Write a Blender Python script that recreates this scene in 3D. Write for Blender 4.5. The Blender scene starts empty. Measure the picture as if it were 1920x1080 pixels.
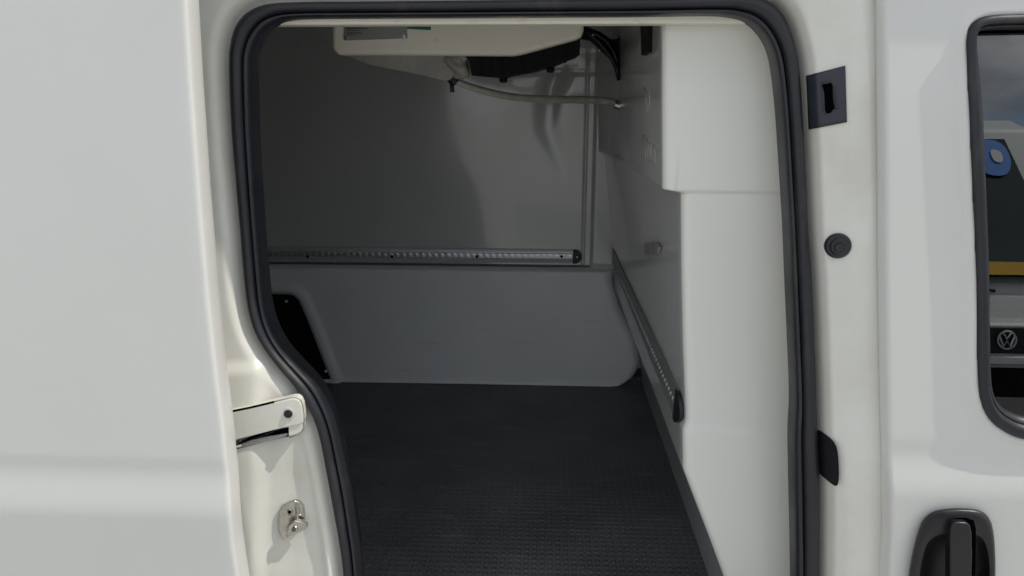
import bpy, bmesh, math, random
import numpy as np
from math import radians, sin, cos, pi, tan
from mathutils import Vector, Matrix
random.seed(4)
SC = bpy.context.scene
COL = SC.collection

# ------------------------------------------------------------------ camera, world, sun, exposure
CAM = (0.0, -0.97, 1.55); PITCH = 15.5; YAW = 2.5; FPX = 1400.0
cd = bpy.data.cameras.new('camera'); cam = bpy.data.objects.new('camera', cd); COL.objects.link(cam)
cam.location = CAM; cam.rotation_euler = (radians(90 - PITCH), 0, radians(YAW))
cd.sensor_width = 36; cd.lens = 36 * FPX / 1920; cd.clip_start = 0.02; cd.clip_end = 3000
SC.camera = cam
SUN_EL = 52.0; SUN_AZ = 92.8          # azimuth clockwise from +Y
w = bpy.data.worlds.new('World'); SC.world = w; w.use_nodes = True
nt = w.node_tree; nt.nodes.clear()
o_ = nt.nodes.new('ShaderNodeOutputWorld'); bg = nt.nodes.new('ShaderNodeBackground')
sky = nt.nodes.new('ShaderNodeTexSky'); sky.sky_type = 'NISHITA'; sky.sun_disc = False
sky.sun_elevation = radians(SUN_EL); sky.sun_rotation = radians(SUN_AZ); sky.air_density = 1.0; sky.dust_density = 1.0
bg.inputs['Strength'].default_value = 0.13
tc = nt.nodes.new('ShaderNodeTexCoord'); mp = nt.nodes.new('ShaderNodeMapping'); mp.inputs['Scale'].default_value = (1, 1, 2.2)
nz = nt.nodes.new('ShaderNodeTexNoise'); nz.inputs['Scale'].default_value = 4.2; nz.inputs['Detail'].default_value = 9; nz.inputs['Roughness'].default_value = 0.58
nz.inputs['Distortion'].default_value = 0.4
cr = nt.nodes.new('ShaderNodeValToRGB'); cr.color_ramp.elements[0].position = 0.37; cr.color_ramp.elements[1].position = 0.52
nz2 = nt.nodes.new('ShaderNodeTexNoise'); nz2.inputs['Scale'].default_value = 5.0; nz2.inputs['Detail'].default_value = 6
cr2 = nt.nodes.new('ShaderNodeValToRGB')
cr2.color_ramp.elements[0].position = 0.35; cr2.color_ramp.elements[0].color = (3.4, 3.7, 4.1, 1)
cr2.color_ramp.elements[1].position = 0.65; cr2.color_ramp.elements[1].color = (9.5, 9.6, 9.6, 1)
mx = nt.nodes.new('ShaderNodeMixRGB')
L = nt.links.new
L(tc.outputs['Generated'], mp.inputs['Vector']); L(mp.outputs[0], nz.inputs['Vector']); L(mp.outputs[0], nz2.inputs['Vector'])
L(nz.outputs['Fac'], cr.inputs[0]); L(nz2.outputs['Fac'], cr2.inputs[0])
L(cr.outputs[0], mx.inputs[0]); L(sky.outputs[0], mx.inputs[1]); L(cr2.outputs[0], mx.inputs[2])
L(mx.outputs[0], bg.inputs['Color']); L(bg.outputs[0], o_.inputs[0])
sd = bpy.data.lights.new('sun', 'SUN'); sd.energy = 2.6; sd.angle = radians(0.53); sd.color = (1.0, 0.95, 0.86)
sun = bpy.data.objects.new('sun', sd); COL.objects.link(sun)
to_sun = Vector((sin(radians(SUN_AZ)) * cos(radians(SUN_EL)), cos(radians(SUN_AZ)) * cos(radians(SUN_EL)), sin(radians(SUN_EL))))
sun.rotation_euler = to_sun.to_track_quat('Z', 'Y').to_euler(); sun.location = to_sun * 20
SC.render.engine = 'CYCLES'
SC.cycles.max_bounces = 14; SC.cycles.diffuse_bounces = 8; SC.cycles.glossy_bounces = 6; SC.cycles.transparent_max_bounces = 12
SC.view_settings.view_transform = 'Standard'; SC.view_settings.look = 'None'
SC.view_settings.exposure = 0.09; SC.view_settings.gamma = 1.0; SC.view_settings.use_curve_mapping = False

# ------------------------------------------------------------------ measuring helpers: a sight line met with the real surface
_p, _w = radians(PITCH), radians(YAW)
_F = np.array([-sin(_w) * cos(_p), cos(_w) * cos(_p), -sin(_p)]); _R = np.array([cos(_w), sin(_w), 0.]); _U = np.cross(_R, _F)
_C = np.array(CAM)
def P(px, py, y=None, z=None, x=None):
    d = _F + _R * (px - 960) / FPX - _U * (py - 540) / FPX
    if y is not None: t = (y - _C[1]) / d[1]
    elif z is not None: t = (z - _C[2]) / d[2]
    else: t = (x - _C[0]) / d[0]
    return _C + d * t
def on(px, py, fn):
    y = 0.0
    for _ in range(14):
        q = P(px, py, y=y); y = 0.5 * y + 0.5 * float(fn(q[0], q[2]))
    return P(px, py, y=y)
def sstep(a, b, v):
    t = np.clip((np.asarray(v, float) - a) / (b - a), 0, 1); return t * t * (3 - 2 * t)
def lean(z): return np.maximum(0, np.asarray(z, float) - 1.07) * 0.085
def shoulder(z): return -0.011 * (1 - sstep(0.985, 1.055, z))
def prof(z): return lean(z) + shoulder(z)

# ------------------------------------------------------------------ materials
def mat(name, base, rough=0.5, metal=0.0, coat=0.0, spec=0.5, bump=0.0, bscale=40, var=0.0, vscale=3, ior=1.5, rvar=0.0, stretch=(1, 1, 1), crough=0.05, vcol=None, detail=4):
    m = bpy.data.materials.new(name); m.use_nodes = True; n = m.node_tree; b = n.nodes['Principled BSDF']
    b.inputs['Base Color'].default_value = (*base, 1); b.inputs['Roughness'].default_value = rough; b.inputs['Metallic'].default_value = metal
    b.inputs['Coat Weight'].default_value = coat; b.inputs['Coat Roughness'].default_value = crough
    b.inputs['Specular IOR Level'].default_value = spec; b.inputs['IOR'].default_value = ior
    t = n.nodes.new('ShaderNodeTexCoord'); mpp = n.nodes.new('ShaderNodeMapping'); mpp.inputs['Scale'].default_value = stretch
    n.links.new(t.outputs['Object'], mpp.inputs[0])
    if bump:
        a = n.nodes.new('ShaderNodeTexNoise'); a.inputs['Scale'].default_value = bscale; a.inputs['Detail'].default_value = detail
        bp = n.nodes.new('ShaderNodeBump'); bp.inputs['Strength'].default_value = 1.0; bp.inputs['Distance'].default_value = bump
        n.links.new(mpp.outputs[0], a.inputs['Vector']); n.links.new(a.outputs['Fac'], bp.inputs['Height']); n.links.new(bp.outputs[0], b.inputs['Normal'])
        if coat: n.links.new(bp.outputs[0], b.inputs['Coat Normal'])
    if var:
        a = n.nodes.new('ShaderNodeTexNoise'); a.inputs['Scale'].default_value = vscale; a.inputs['Detail'].default_value = 8; a.inputs['Roughness'].default_value = 0.65
        r = n.nodes.new('ShaderNodeValToRGB'); r.color_ramp.elements[0].position = 0.3; r.color_ramp.elements[1].position = 0.72
        lo = vcol or tuple(c * (1 - var) for c in base)
        r.color_ramp.elements[0].color = (*lo, 1); r.color_ramp.elements[1].color = (*base, 1)
        n.links.new(mpp.outputs[0], a.inputs['Vector']); n.links.new(a.outputs['Fac'], r.inputs[0]); n.links.new(r.outputs[0], b.inputs['Base Color'])
    if rvar:
        a = n.nodes.new('ShaderNodeTexNoise'); a.inputs['Scale'].default_value = 9; a.inputs['Detail'].default_value = 6
        mr = n.nodes.new('ShaderNodeMapRange'); mr.inputs['To Min'].default_value = max(0.02, rough - rvar); mr.inputs['To Max'].default_value = rough + rvar
        mr.inputs['From Min'].default_value = 0.3; mr.inputs['From Max'].default_value = 0.7
        n.links.new(mpp.outputs[0], a.inputs['Vector']); n.links.new(a.outputs['Fac'], mr.inputs['Value']); n.links.new(mr.outputs[0], b.inputs['Roughness'])
    return m
def scuffs(m, scale=(55, 55, 3.0), lo=0.70, hi=0.78, col=(0.9, 0.9, 0.88), amt=0.5):
    n = m.node_tree; b = n.nodes['Principled BSDF']
    t = n.nodes.new('ShaderNodeTexCoord'); mp_ = n.nodes.new('ShaderNodeMapping'); mp_.inputs['Scale'].default_value = scale
    a = n.nodes.new('ShaderNodeTexNoise'); a.inputs['Scale'].default_value = 1.0; a.inputs['Detail'].default_value = 3
    r = n.nodes.new('ShaderNodeMapRange'); r.inputs['From Min'].default_value = lo; r.inputs['From Max'].default_value = hi; r.inputs['To Max'].default_value = amt
    k = n.nodes.new('ShaderNodeMixRGB'); k.inputs[2].default_value = (*col, 1)
    n.links.new(t.outputs['Object'], mp_.inputs[0]); n.links.new(mp_.outputs[0], a.inputs['Vector']); n.links.new(a.outputs['Fac'], r.inputs['Value']); n.links.new(r.outputs[0], k.inputs[0])
    if b.inputs['Base Color'].links: n.links.new(b.inputs['Base Color'].links[0].from_socket, k.inputs[1])
    else: k.inputs[1].default_value = b.inputs['Base Color'].default_value
    n.links.new(k.outputs[0], b.inputs['Base Color'])
M = {}
M['paint'] = mat('white_paint', (0.68, 0.68, 0.655), 0.42, coat=0.3, crough=0.10, bump=0.0006, bscale=5, var=0.05, vscale=2.2)
M['paint_in'] = mat('white_paint_jamb', (0.77, 0.77, 0.73), 0.38, coat=0.3, crough=0.12, bump=0.0004, bscale=14, var=0.10, vscale=5, vcol=(0.66, 0.645, 0.57))
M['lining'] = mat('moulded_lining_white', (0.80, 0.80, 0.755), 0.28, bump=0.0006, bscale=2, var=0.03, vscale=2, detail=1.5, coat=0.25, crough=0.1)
M['lining_grey'] = mat('moulded_lining_grey', (0.54, 0.545, 0.535), 0.24, ior=1.6, coat=1.0, crough=0.075, bump=0.0018, bscale=3.0, var=0.05, vscale=3, detail=2, stretch=(1.6, 1, 0.8))
M['panel_grey'] = mat('lower_panel_grey', (0.82, 0.835, 0.825), 0.36, bump=0.0012, bscale=9, var=0.10, vscale=4, rvar=0.08)
M['lining_shaded'] = mat('moulded_lining_shaded', (0.54, 0.545, 0.54), 0.26, bump=0.0008, bscale=2, var=0.04, vscale=3, detail=1.5, coat=0.5, crough=0.08)  # darker copy of the white lining, shade of the cargo side put into colour
M['ceiling'] = mat('ceiling_white', (0.7, 0.7, 0.68), 0.4)
M['cream'] = mat('cream_plastic', (0.86, 0.82, 0.72), 0.32, bump=0.0005, bscale=25, var=0.06, vscale=6)
M['rubber'] = mat('black_rubber', (0.018, 0.019, 0.026), 0.42, spec=0.5, bump=0.0004, bscale=60, rvar=0.1, var=0.3, vscale=14)
M['black'] = mat('black_plastic', (0.012, 0.012, 0.015), 0.5, bump=0.0003, bscale=220)
M['gloss_black'] = mat('handle_plastic', (0.010, 0.010, 0.014), 0.36, bump=0.0001, bscale=500, rvar=0.04)
M['matte_black'] = mat('matte_black_board', (0.006, 0.006, 0.007), 0.6, spec=0.15)
M['tape'] = mat('dark_tape', (0.026, 0.030, 0.043), 0.42, bump=0.0004, bscale=60)
M['void'] = mat('dark_hollow', (0.002, 0.002, 0.003), 0.9, spec=0.0)
M['alu'] = mat('brushed_aluminium', (0.68, 0.68, 0.70), 0.45, metal=0.75, bump=0.0002, bscale=180, stretch=(0.05, 1, 1), rvar=0.08)
M['zinc'] = mat('zinc_plated_steel', (0.62, 0.60, 0.55), 0.24, metal=1.0, bump=0.002, bscale=70, rvar=0.12, var=0.35, vscale=60)
M['plate'] = mat('rating_plate_metal', (0.33, 0.33, 0.33), 0.5, metal=0.6)
M['ink'] = mat('plate_ink', (0.05, 0.05, 0.055), 0.6)
M['green'] = mat('green_sticker_film', (0.0, 0.13, 0.10), 0.4)
M['hose'] = mat('hose_plastic', (0.62, 0.60, 0.52), 0.45, var=0.3, vscale=40)
M['mottled_grey'] = mat('mottled_grey_plastic', (0.36, 0.35, 0.32), 0.5, var=0.4, vscale=18)
M['grime'] = mat('seam_sealer', (0.30, 0.30, 0.27), 0.6)
M['groove'] = mat('groove_shadow_gap', (0.10, 0.10, 0.105), 0.5)
M['trim'] = mat('floor_trim', (0.07, 0.072, 0.078), 0.35)
M['ground'] = mat('ground_pavers', (0.52, 0.51, 0.48), 0.85, bump=0.004, bscale=30, var=0.35, vscale=2.5)
M['seat'] = mat('seat_cloth', (0.16, 0.17, 0.17), 0.9, bump=0.001, bscale=200)
M['yellow'] = mat('yellow_paint', (0.75, 0.42, 0.02), 0.4, coat=0.4)
M['blue'] = mat('blue_film', (0.05, 0.25, 0.75), 0.4)
M['chrome'] = mat('chrome', (0.8, 0.8, 0.82), 0.12, metal=1.0)
M['white2'] = mat('white_van_paint', (0.78, 0.8, 0.78), 0.4, coat=0.5)
M['headlight'] = mat('headlight_lens', (0.6, 0.63, 0.66), 0.1, metal=0.6)
# rubber floor mat with small raised square studs
def floor_mat():
    m = mat('studded_rubber_mat', (0.03, 0.03, 0.033), 0.5, spec=0.6); n = m.node_tree; b = n.nodes['Principled BSDF']
    t = n.nodes.new('ShaderNodeTexCoord'); s = n.nodes.new('ShaderNodeSeparateXYZ'); n.links.new(t.outputs['Object'], s.inputs[0])
    outs = []
    for ax in ('X', 'Y'):
        a = n.nodes.new('ShaderNodeMath'); a.operation = 'MULTIPLY'; a.inputs[1].default_value = 2 * pi / 0.0165
        c = n.nodes.new('ShaderNodeMath'); c.operation = 'SINE'; n.links.new(s.outputs[ax], a.inputs[0]); n.links.new(a.outputs[0], c.inputs[0])
        r = n.nodes.new('ShaderNodeMapRange'); r.inputs['From Min'].default_value = -0.25; r.inputs['From Max'].default_value = 0.35; r.clamp = True
        n.links.new(c.outputs[0], r.inputs['Value']); outs.append(r)
    mu = n.nodes.new('ShaderNodeMath'); mu.operation = 'MULTIPLY'; n.links.new(outs[0].outputs[0], mu.inputs[0]); n.links.new(outs[1].outputs[0], mu.inputs[1])
    bp = n.nodes.new('ShaderNodeBump'); bp.inputs['Distance'].default_value = 0.0028; n.links.new(mu.outputs[0], bp.inputs['Height']); n.links.new(bp.outputs[0], b.inputs['Normal'])
    a = n.nodes.new('ShaderNodeTexNoise'); a.inputs['Scale'].default_value = 5; a.inputs['Detail'].default_value = 8
    n.links.new(t.outputs['Object'], a.inputs['Vector'])
    r = n.nodes.new('ShaderNodeValToRGB'); r.color_ramp.elements[0].position = 0.35; r.color_ramp.elements[1].position = 0.7
    r.color_ramp.elements[0].color = (0.08, 0.08, 0.085, 1); r.color_ramp.elements[1].color = (0.13, 0.13, 0.137, 1)
    n.links.new(a.outputs['Fac'], r.inputs[0]); n.links.new(r.outputs[0], b.inputs['Base Color'])
    mr = n.nodes.new('ShaderNodeMapRange'); mr.inputs['To Min'].default_value = 0.38; mr.inputs['To Max'].default_value = 0.62
    n.links.new(a.outputs['Fac'], mr.inputs['Value']); n.links.new(mr.outputs[0], b.inputs['Roughness'])
    return m
M['mat'] = floor_mat()
scuffs(M['mat'], (9, 40, 9), 0.58, 0.78, (0.22, 0.215, 0.205), 0.45); scuffs(M['mat'], (240, 240, 240), 0.76, 0.80, (0.45, 0.44, 0.42), 0.8)
scuffs(M['lining'], (45, 70, 2.5), 0.68, 0.76, (0.50, 0.50, 0.46), 0.35); scuffs(M['lining'], (260, 260, 260), 0.77, 0.80, (0.2, 0.2, 0.18), 0.7)
scuffs(M['lining_shaded'], (60, 70, 2.5), 0.64, 0.74, (0.72, 0.72, 0.70), 0.4)
scuffs(M['lining_grey'], (70, 5, 30), 0.68, 0.76, (0.30, 0.30, 0.30), 0.3)
scuffs(M['panel_grey'], (6, 5, 60), 0.68, 0.76, (0.50, 0.50, 0.48), 0.35); scuffs(M['panel_grey'], (200, 200, 200), 0.76, 0.79, (0.1, 0.1, 0.1), 0.6)
scuffs(M['paint_in'], (14, 14, 5), 0.60, 0.78, (0.52, 0.49, 0.40), 0.35); scuffs(M['paint_in'], (220, 220, 220), 0.77, 0.80, (0.25, 0.22, 0.17), 0.7)
scuffs(M['paint'], (330, 330, 330), 0.79, 0.81, (0.4, 0.38, 0.33), 0.5)
scuffs(M['rubber'], (30, 30, 8), 0.58, 0.75, (0.07, 0.068, 0.065), 0.5)
scuffs(M['cream'], (30, 30, 60), 0.62, 0.75, (0.45, 0.42, 0.36), 0.35)
def glass_mat():
    m = bpy.data.materials.new('tinted_glass'); m.use_nodes = True; n = m.node_tree; n.nodes.clear()
    o = n.nodes.new('ShaderNodeOutputMaterial'); mix = n.nodes.new('ShaderNodeMixShader'); tr = n.nodes.new('ShaderNodeBsdfTransparent'); gl = n.nodes.new('ShaderNodeBsdfGlossy')
    fr = n.nodes.new('ShaderNodeFresnel'); fr.inputs['IOR'].default_value = 2.1
    tr.inputs['Color'].default_value = (0.42, 0.47, 0.46, 1); gl.inputs['Roughness'].default_value = 0.0; gl.inputs['Color'].default_value = (0.95, 0.98, 1, 1)
    n.links.new(fr.outputs[0], mix.inputs[0]); n.links.new(tr.outputs[0], mix.inputs[1]); n.links.new(gl.outputs[0], mix.inputs[2]); n.links.new(mix.outputs[0], o.inputs[0])
    return m
M['glass'] = glass_mat()

# ------------------------------------------------------------------ object helpers
def empty(name, loc, label, cat, group=None):
    o = bpy.data.objects.new(name, None); COL.objects.link(o); o.location = loc; o.empty_display_size = 0.2
    o['label'] = label; o['category'] = cat
    if group: o['group'] = group
    return o
def link(name, me, m, parent=None, label=None, smooth=True):
    o = bpy.data.objects.new(name, me); COL.objects.link(o)
    for mm in (m if isinstance(m, (list, tuple)) else [m]): me.materials.append(mm)
    if smooth:
        for p in me.polygons: p.use_smooth = True
    if parent:
        o.parent = parent
        mw = Matrix.Identity(4); q = parent; chain = []
        while q: chain.append(q); q = q.parent
        for q in reversed(chain): mw = mw @ (q.matrix_parent_inverse @ Matrix.Translation(q.location))
        o.matrix_parent_inverse = mw.inverted()
    if label: o['label'] = label
    return o
def obj(name, verts, faces, m, parent=None, label=None, smooth=True):
    me = bpy.data.meshes.new(name); me.from_pydata([tuple(map(float, v)) for v in verts], [], faces); me.update()
    return link(name, me, m, parent, label, smooth)
def bobj(name, bm, m, parent=None, label=None, smooth=True, autos=None):
    bmesh.ops.recalc_face_normals(bm, faces=bm.faces)
    me = bpy.data.meshes.new(name); bm.to_mesh(me); bm.free()
    o = link(name, me, m, parent, label, smooth)
    if autos: sharp(o, autos)
    return o
def sharp(o, deg=35):
    me = o.data; bm = bmesh.new(); bm.from_mesh(me)
    for e in bm.edges:
        if len(e.link_faces) == 2 and e.calc_face_angle(0) > radians(deg): e.smooth = False
    bm.to_mesh(me); bm.free()
def bevel(o, wdt, seg=3, ang=30):
    b = o.modifiers.new('bevel', 'BEVEL'); b.width = wdt; b.segments = seg; b.limit_method = 'ANGLE'; b.angle_limit = radians(ang)
    n = o.modifiers.new('wn', 'WEIGHTED_NORMAL'); n.keep_sharp = True
    return o
def box(bm, x0, x1, y0, y1, z0, z1, mi=0):
    v = [bm.verts.new(c) for c in ((x0, y0, z0), (x1, y0, z0), (x1, y1, z0), (x0, y1, z0), (x0, y0, z1), (x1, y0, z1), (x1, y1, z1), (x0, y1, z1))]
    for f in ((0, 1, 2, 3), (4, 5, 6, 7), (0, 1, 5, 4), (1, 2, 6, 5), (2, 3, 7, 6), (3, 0, 4, 7)):
        g = bm.faces.new([v[i] for i in f]); g.material_index = mi
def prism(bm, pts, back, mi=0):
    """front outline (3D points) extruded by the vector back"""
    b = Vector(back); f = [bm.verts.new(Vector(p)) for p in pts]; g = [bm.verts.new(Vector(p) + b) for p in pts]
    n = len(f); fs = [bm.faces.new(f), bm.faces.new(g[::-1])]
    for i in range(n): fs.append(bm.faces.new((f[i], g[i], g[(i + 1) % n], f[(i + 1) % n])))
    for q in fs: q.material_index = mi
def smooth_poly(pts, it=2):
    for _ in range(it):
        q = []
        for i in range(len(pts)):
            a, b = np.array(pts[i], float), np.array(pts[(i + 1) % len(pts)], float); q += [a * .75 + b * .25, a * .25 + b * .75]
        pts = q
    return pts
def tube(bm, path, rad, seg=12, mi=0, cap=True):
    rings = []; n = len(path); path = [Vector(p) for p in path]
    for i, p in enumerate(path):
        t = (path[min(i + 1, n - 1)] - path[max(i - 1, 0)]).normalized()
        a = t.cross(Vector((0, 1, 0)));  a = a if a.length > .2 else t.cross(Vector((1, 0, 0))); a.normalize(); b = t.cross(a)
        r = rad(i) if callable(rad) else rad
        rings.append([bm.verts.new(p + a * r * cos(2 * pi * k / seg) + b * r * sin(2 * pi * k / seg)) for k in range(seg)])
    for i in range(n - 1):
        for k in range(seg):
            f = bm.faces.new((rings[i][k], rings[i][(k + 1) % seg], rings[i + 1][(k + 1) % seg], rings[i + 1][k])); f.material_index = mi
    if cap:
        for r in (rings[0][::-1], rings[-1]): bm.faces.new(r).material_index = mi
def disc(bm, c, n, r, h, seg=24, mi=0, sq=1.0):
    """short cylinder with base centre c, axis n"""
    n = Vector(n).normalized(); c = Vector(c); a = n.cross(Vector((0, 0, 1))); a = a if a.length > .1 else n.cross(Vector((1, 0, 0))); a.normalize(); b = n.cross(a)
    lo = [bm.verts.new(c + a * r * cos(2 * pi * k / seg) + b * r * sq * sin(2 * pi * k / seg)) for k in range(seg)]
    r2 = r * .86
    hi = [bm.verts.new(c + n * h * .7 + a * r * cos(2 * pi * k / seg) + b * r * sq * sin(2 * pi * k / seg)) for k in range(seg)]
    tp = [bm.verts.new(c + n * h + a * r2 * cos(2 * pi * k / seg) + b * r2 * sq * sin(2 * pi * k / seg)) for k in range(seg)]
    for A, B in ((lo, hi), (hi, tp)):
        for k in range(seg): bm.faces.new((A[k], A[(k + 1) % seg], B[(k + 1) % seg], B[k])).material_index = mi
    bm.faces.new(tp).material_index = mi; bm.faces.new(lo[::-1]).material_index = mi
def spline(pts, n):
    """closed=False Catmull-Rom through rows of numbers, n samples per span"""
    p = np.array(pts, float); out = []
    for i in range(len(p) - 1):
        a, b, c, d = p[max(i - 1, 0)], p[i], p[i + 1], p[min(i + 2, len(p) - 1)]
        for k in range(n):
            t = k / n
            out.append(0.5 * ((2 * b) + (-a + c) * t + (2 * a - 5 * b + 4 * c - d) * t * t + (-a + 3 * b - 3 * c + d) * t ** 3))
    out.append(p[-1]); return np.array(out)
def grid(xs_rows, fn, name, m, parent=None, keep=None, label=None):
    """rows of (x, z) -> mesh with y = fn"""
    X, Z = xs_rows; Y = fn(X, Z); nr, nc = X.shape
    verts = np.stack([X, Y, Z], -1).reshape(-1, 3)
    k = keep(X, Z) if keep is not None else np.ones_like(X, bool)
    faces = []
    for i in range(nr - 1):
        for j in range(nc - 1):
            if k[i, j] and k[i, j + 1] and k[i + 1, j] and k[i + 1, j + 1]:
                a = i * nc + j; faces.append((a, a + 1, a + nc + 1, a + nc))
    used = sorted({q for f in faces for q in f}); rm = {q: i for i, q in enumerate(used)}
    return obj(name, verts[used], [tuple(rm[q] for q in f) for f in faces], m, parent, label)
def seg_dist(X, Z, path):
    """distance of points to a closed polyline and inside test"""
    n = len(path)
    if X.size < 4000:
        Pa = np.array(path, float); Pb = np.roll(Pa, -1, 0); V = Pb - Pa; LL = np.maximum((V ** 2).sum(1), 1e-14)
        x, z = X.reshape(-1, 1), Z.reshape(-1, 1)
        t = np.clip(((x - Pa[:, 0]) * V[:, 0] + (z - Pa[:, 1]) * V[:, 1]) / LL, 0, 1)
        d = np.hypot(x - Pa[:, 0] - t * V[:, 0], z - Pa[:, 1] - t * V[:, 1]).min(1).reshape(X.shape)
        dz = np.where(np.abs(V[:, 1]) < 1e-12, 1e-12, V[:, 1])
        c = ((Pa[:, 1] > z) != (Pb[:, 1] > z)) & (x < V[:, 0] * (z - Pa[:, 1]) / dz + Pa[:, 0])
        return d, (c.sum(1) % 2 == 1).reshape(X.shape)
    d = np.full(X.shape, 9.0); ins = np.zeros(X.shape, bool)
    for i in range(n):
        ax, az = path[i]; bx, bz = path[(i + 1) % n]; vx, vz = bx - ax, bz - az; L2 = vx * vx + vz * vz
        if L2 < 1e-12: continue
        t = np.clip(((X - ax) * vx + (Z - az) * vz) / L2, 0, 1)
        d = np.minimum(d, np.hypot(X - ax - t * vx, Z - az - t * vz))
        c = ((az > Z) != (bz > Z)); 
        if abs(bz - az) > 1e-12: ins ^= c & (X < (bx - ax) * (Z - az) / (bz - az) + ax)
    return d, ins

# ------------------------------------------------------------------ ground and the van root
obj('ground', [(-60, -60, 0), (60, -60, 0), (60, 60, 0), (-60, 60, 0)], [(0, 1, 2, 3)], M['ground'])['kind'] = 'structure'
VAN = empty('cargo_van', (-0.2, 0.7, 0.0), 'white refrigerated cargo van seen from close by with its side door slid open', 'van')

# ------------------------------------------------------------------ door opening outline (outer edge, inner edge of the rubber seal)
pairs = [(900, 1, 900, 32), (700, 3, 700, 33), (575, 4, 585, 34), (505, 8, 538, 37), (468, 23, 508, 47), (446, 48, 487, 67), (436, 82, 475, 95), (433, 120, 471, 127),
 (437, 230, 473, 235), (446, 340, 479, 345), (454, 430, 485, 432), (461, 520, 492, 515), (468, 572, 499, 577), (479, 612, 511, 618), (497, 646, 532, 655),
 (522, 681, 563, 690), (556, 722, 594, 724), (582, 762, 613, 758), (600, 810, 628, 800), (614, 880, 643, 868), (624, 935, 655, 930), (633, 985, 663, 985),
 (642, 1040, 670, 1035), (648, 1100, 675, 1095), (656, 1200, 684, 1190), (664, 1330, 696, 1300), (690, 1440, 730, 1400), (760, 1475, 780, 1430),
 (1100, 1480, 1100, 1432), (1440, 1480, 1420, 1432), (1515, 1450, 1470, 1405), (1534, 1330, 1492, 1300), (1534, 1080, 1492, 1080), (1534, 900, 1489, 900), (1530, 810, 1488, 820),
 (1528, 740, 1491, 750), (1524, 640, 1487, 640), (1519, 520, 1482, 520), (1512, 420, 1478, 420), (1505, 270, 1469, 270), (1501, 200, 1464, 200),
 (1496, 130, 1456, 130), (1489, 90, 1446, 90), (1478, 52, 1428, 60), (1462, 22, 1404, 40), (1438, 2, 1372, 31), (1400, -6, 1325, 28), (1200, -3, 1200, 30), (1050, -1, 1050, 31), (900, 1, 900, 32)]
sp = spline(pairs, 8)[:-1]
YS = 0.052
sealfn = lambda x, z: YS + prof(max(z, 1.06))
so = np.array([on(r[0], r[1], sealfn) for r in sp]); si = np.array([on(r[2], r[3], sealfn) for r in sp])
mid = so * .5 + si * .5
hole = [(p[0], p[2]) for p in mid[::2]]; souter = [(p[0], p[2]) for p in so[::2]]

def px_x(pts, fn):
    """a line traced down the body: z -> x"""
    q = np.array([on(a, b, fn) for a, b in pts]); o = np.argsort(q[:, 2]); zz, xx = q[o, 2], q[o, 0]
    def f(z):
        z = np.asarray(z, float); r = np.interp(z, zz, xx)
        r = np.where(z > zz[-1], xx[-1] + (z - zz[-1]) * (xx[-1] - xx[-2]) / (zz[-1] - zz[-2]), r)
        return np.where(z < zz[0], xx[0] + (z - zz[0]) * (xx[1] - xx[0]) / (zz[1] - zz[0]), r)
    return f
gapx = px_x([(1648, -60), (1650, 100), (1652, 300), (1653, 500), (1656, 700), (1658, 820), (1663, 930), (1664, 1000), (1660, 1080), (1652, 1250)], lambda x, z: prof(z))
crestx = px_x([(1600, -60), (1600, 300), (1598, 600), (1590, 800), (1588, 900), (1590, 1080)], lambda x, z: prof(z))
blockx = px_x([(482, 600), (482, 900), (482, 1080)], lambda x, z: 0.01 + prof(z))
ZLED = on(450, 688, lambda x, z: prof(z))[2]; ZLED2 = on(450, 712, lambda x, z: prof(z))[2]

def body_y(X, Z):
    X = np.asarray(X, float); Z = np.asarray(Z, float); sh = X.shape
    X1, Z1 = np.atleast_1d(X), np.atleast_1d(Z)
    d, ins = seg_dist(X1, Z1, souter)
    d = np.where(ins, 0, d)
    base = lean(Z1) + shoulder(Z1) * 0.0
    left = X1 < 0.0
    # rear pillar: fillet by the seal, flat channel, protruding lower block with a sloped top ledge
    yl = YS + 0.004 - 0.020 * sstep(0.0, 0.022, d) - 0.026 * np.clip(d / 0.12, 0, 1)
    blk = (1 - sstep(ZLED2, ZLED, Z1)) * (1 - sstep(blockx(Z1) - 0.012, blockx(Z1) + 0.012, X1))
    lowp = 1 - sstep(ZLED2, ZLED + 0.03, Z1)
    yl = yl - 0.010 * blk + 0.010 * lowp * sstep(blockx(Z1) - 0.03, blockx(Z1) + 0.05, X1) * sstep(0.0, 0.03, d)
    # shallow dish round the striker
    s0 = P(548, 975, y=0.02)
    rr = np.hypot((X1 - s0[0]) / 0.075, (Z1 - s0[2] + 0.0) / 0.105)
    yl = yl + 0.003 * (1 - sstep(0.6, 1.25, rr))
    # door pillar: fillet, sloping face, crest, roll-off at the gap
    g, c = gapx(Z1), crestx(Z1)
    f = np.clip((X1 - (c - 0.07)) / 0.07, 0, 1)
    yr = YS + 0.016 - 0.038 * sstep(0.0, 0.016, d)
    yr = yr - 0.026 * np.clip(d / 0.075, 0, 1)
    lowz = 1 - sstep(0.98, 1.12, Z1)
    yr = yr - 0.006 * lowz * sstep(c - 0.012, c + 0.012, X1)
    roll = np.clip((X1 - (g - 0.038)) / 0.038, 0, 1.3)
    yr = yr + 0.012 * roll ** 2.2
    # roof rail: flat face with a drip ledge
    yt = YS + 0.004 - 0.03 * sstep(0.0, 0.02, d)
    wl = sstep(-0.36, -0.30, X1); wr = sstep(0.24, 0.30, X1)
    y = yl * (1 - wl) + yt * wl * (1 - wr) + yr * wr
    y = y + base
    return y.reshape(sh) if sh else float(y[0])
def onb(px, py, off=0.0): return on(px, py, lambda x, z: body_y(x, z) + off)

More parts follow.
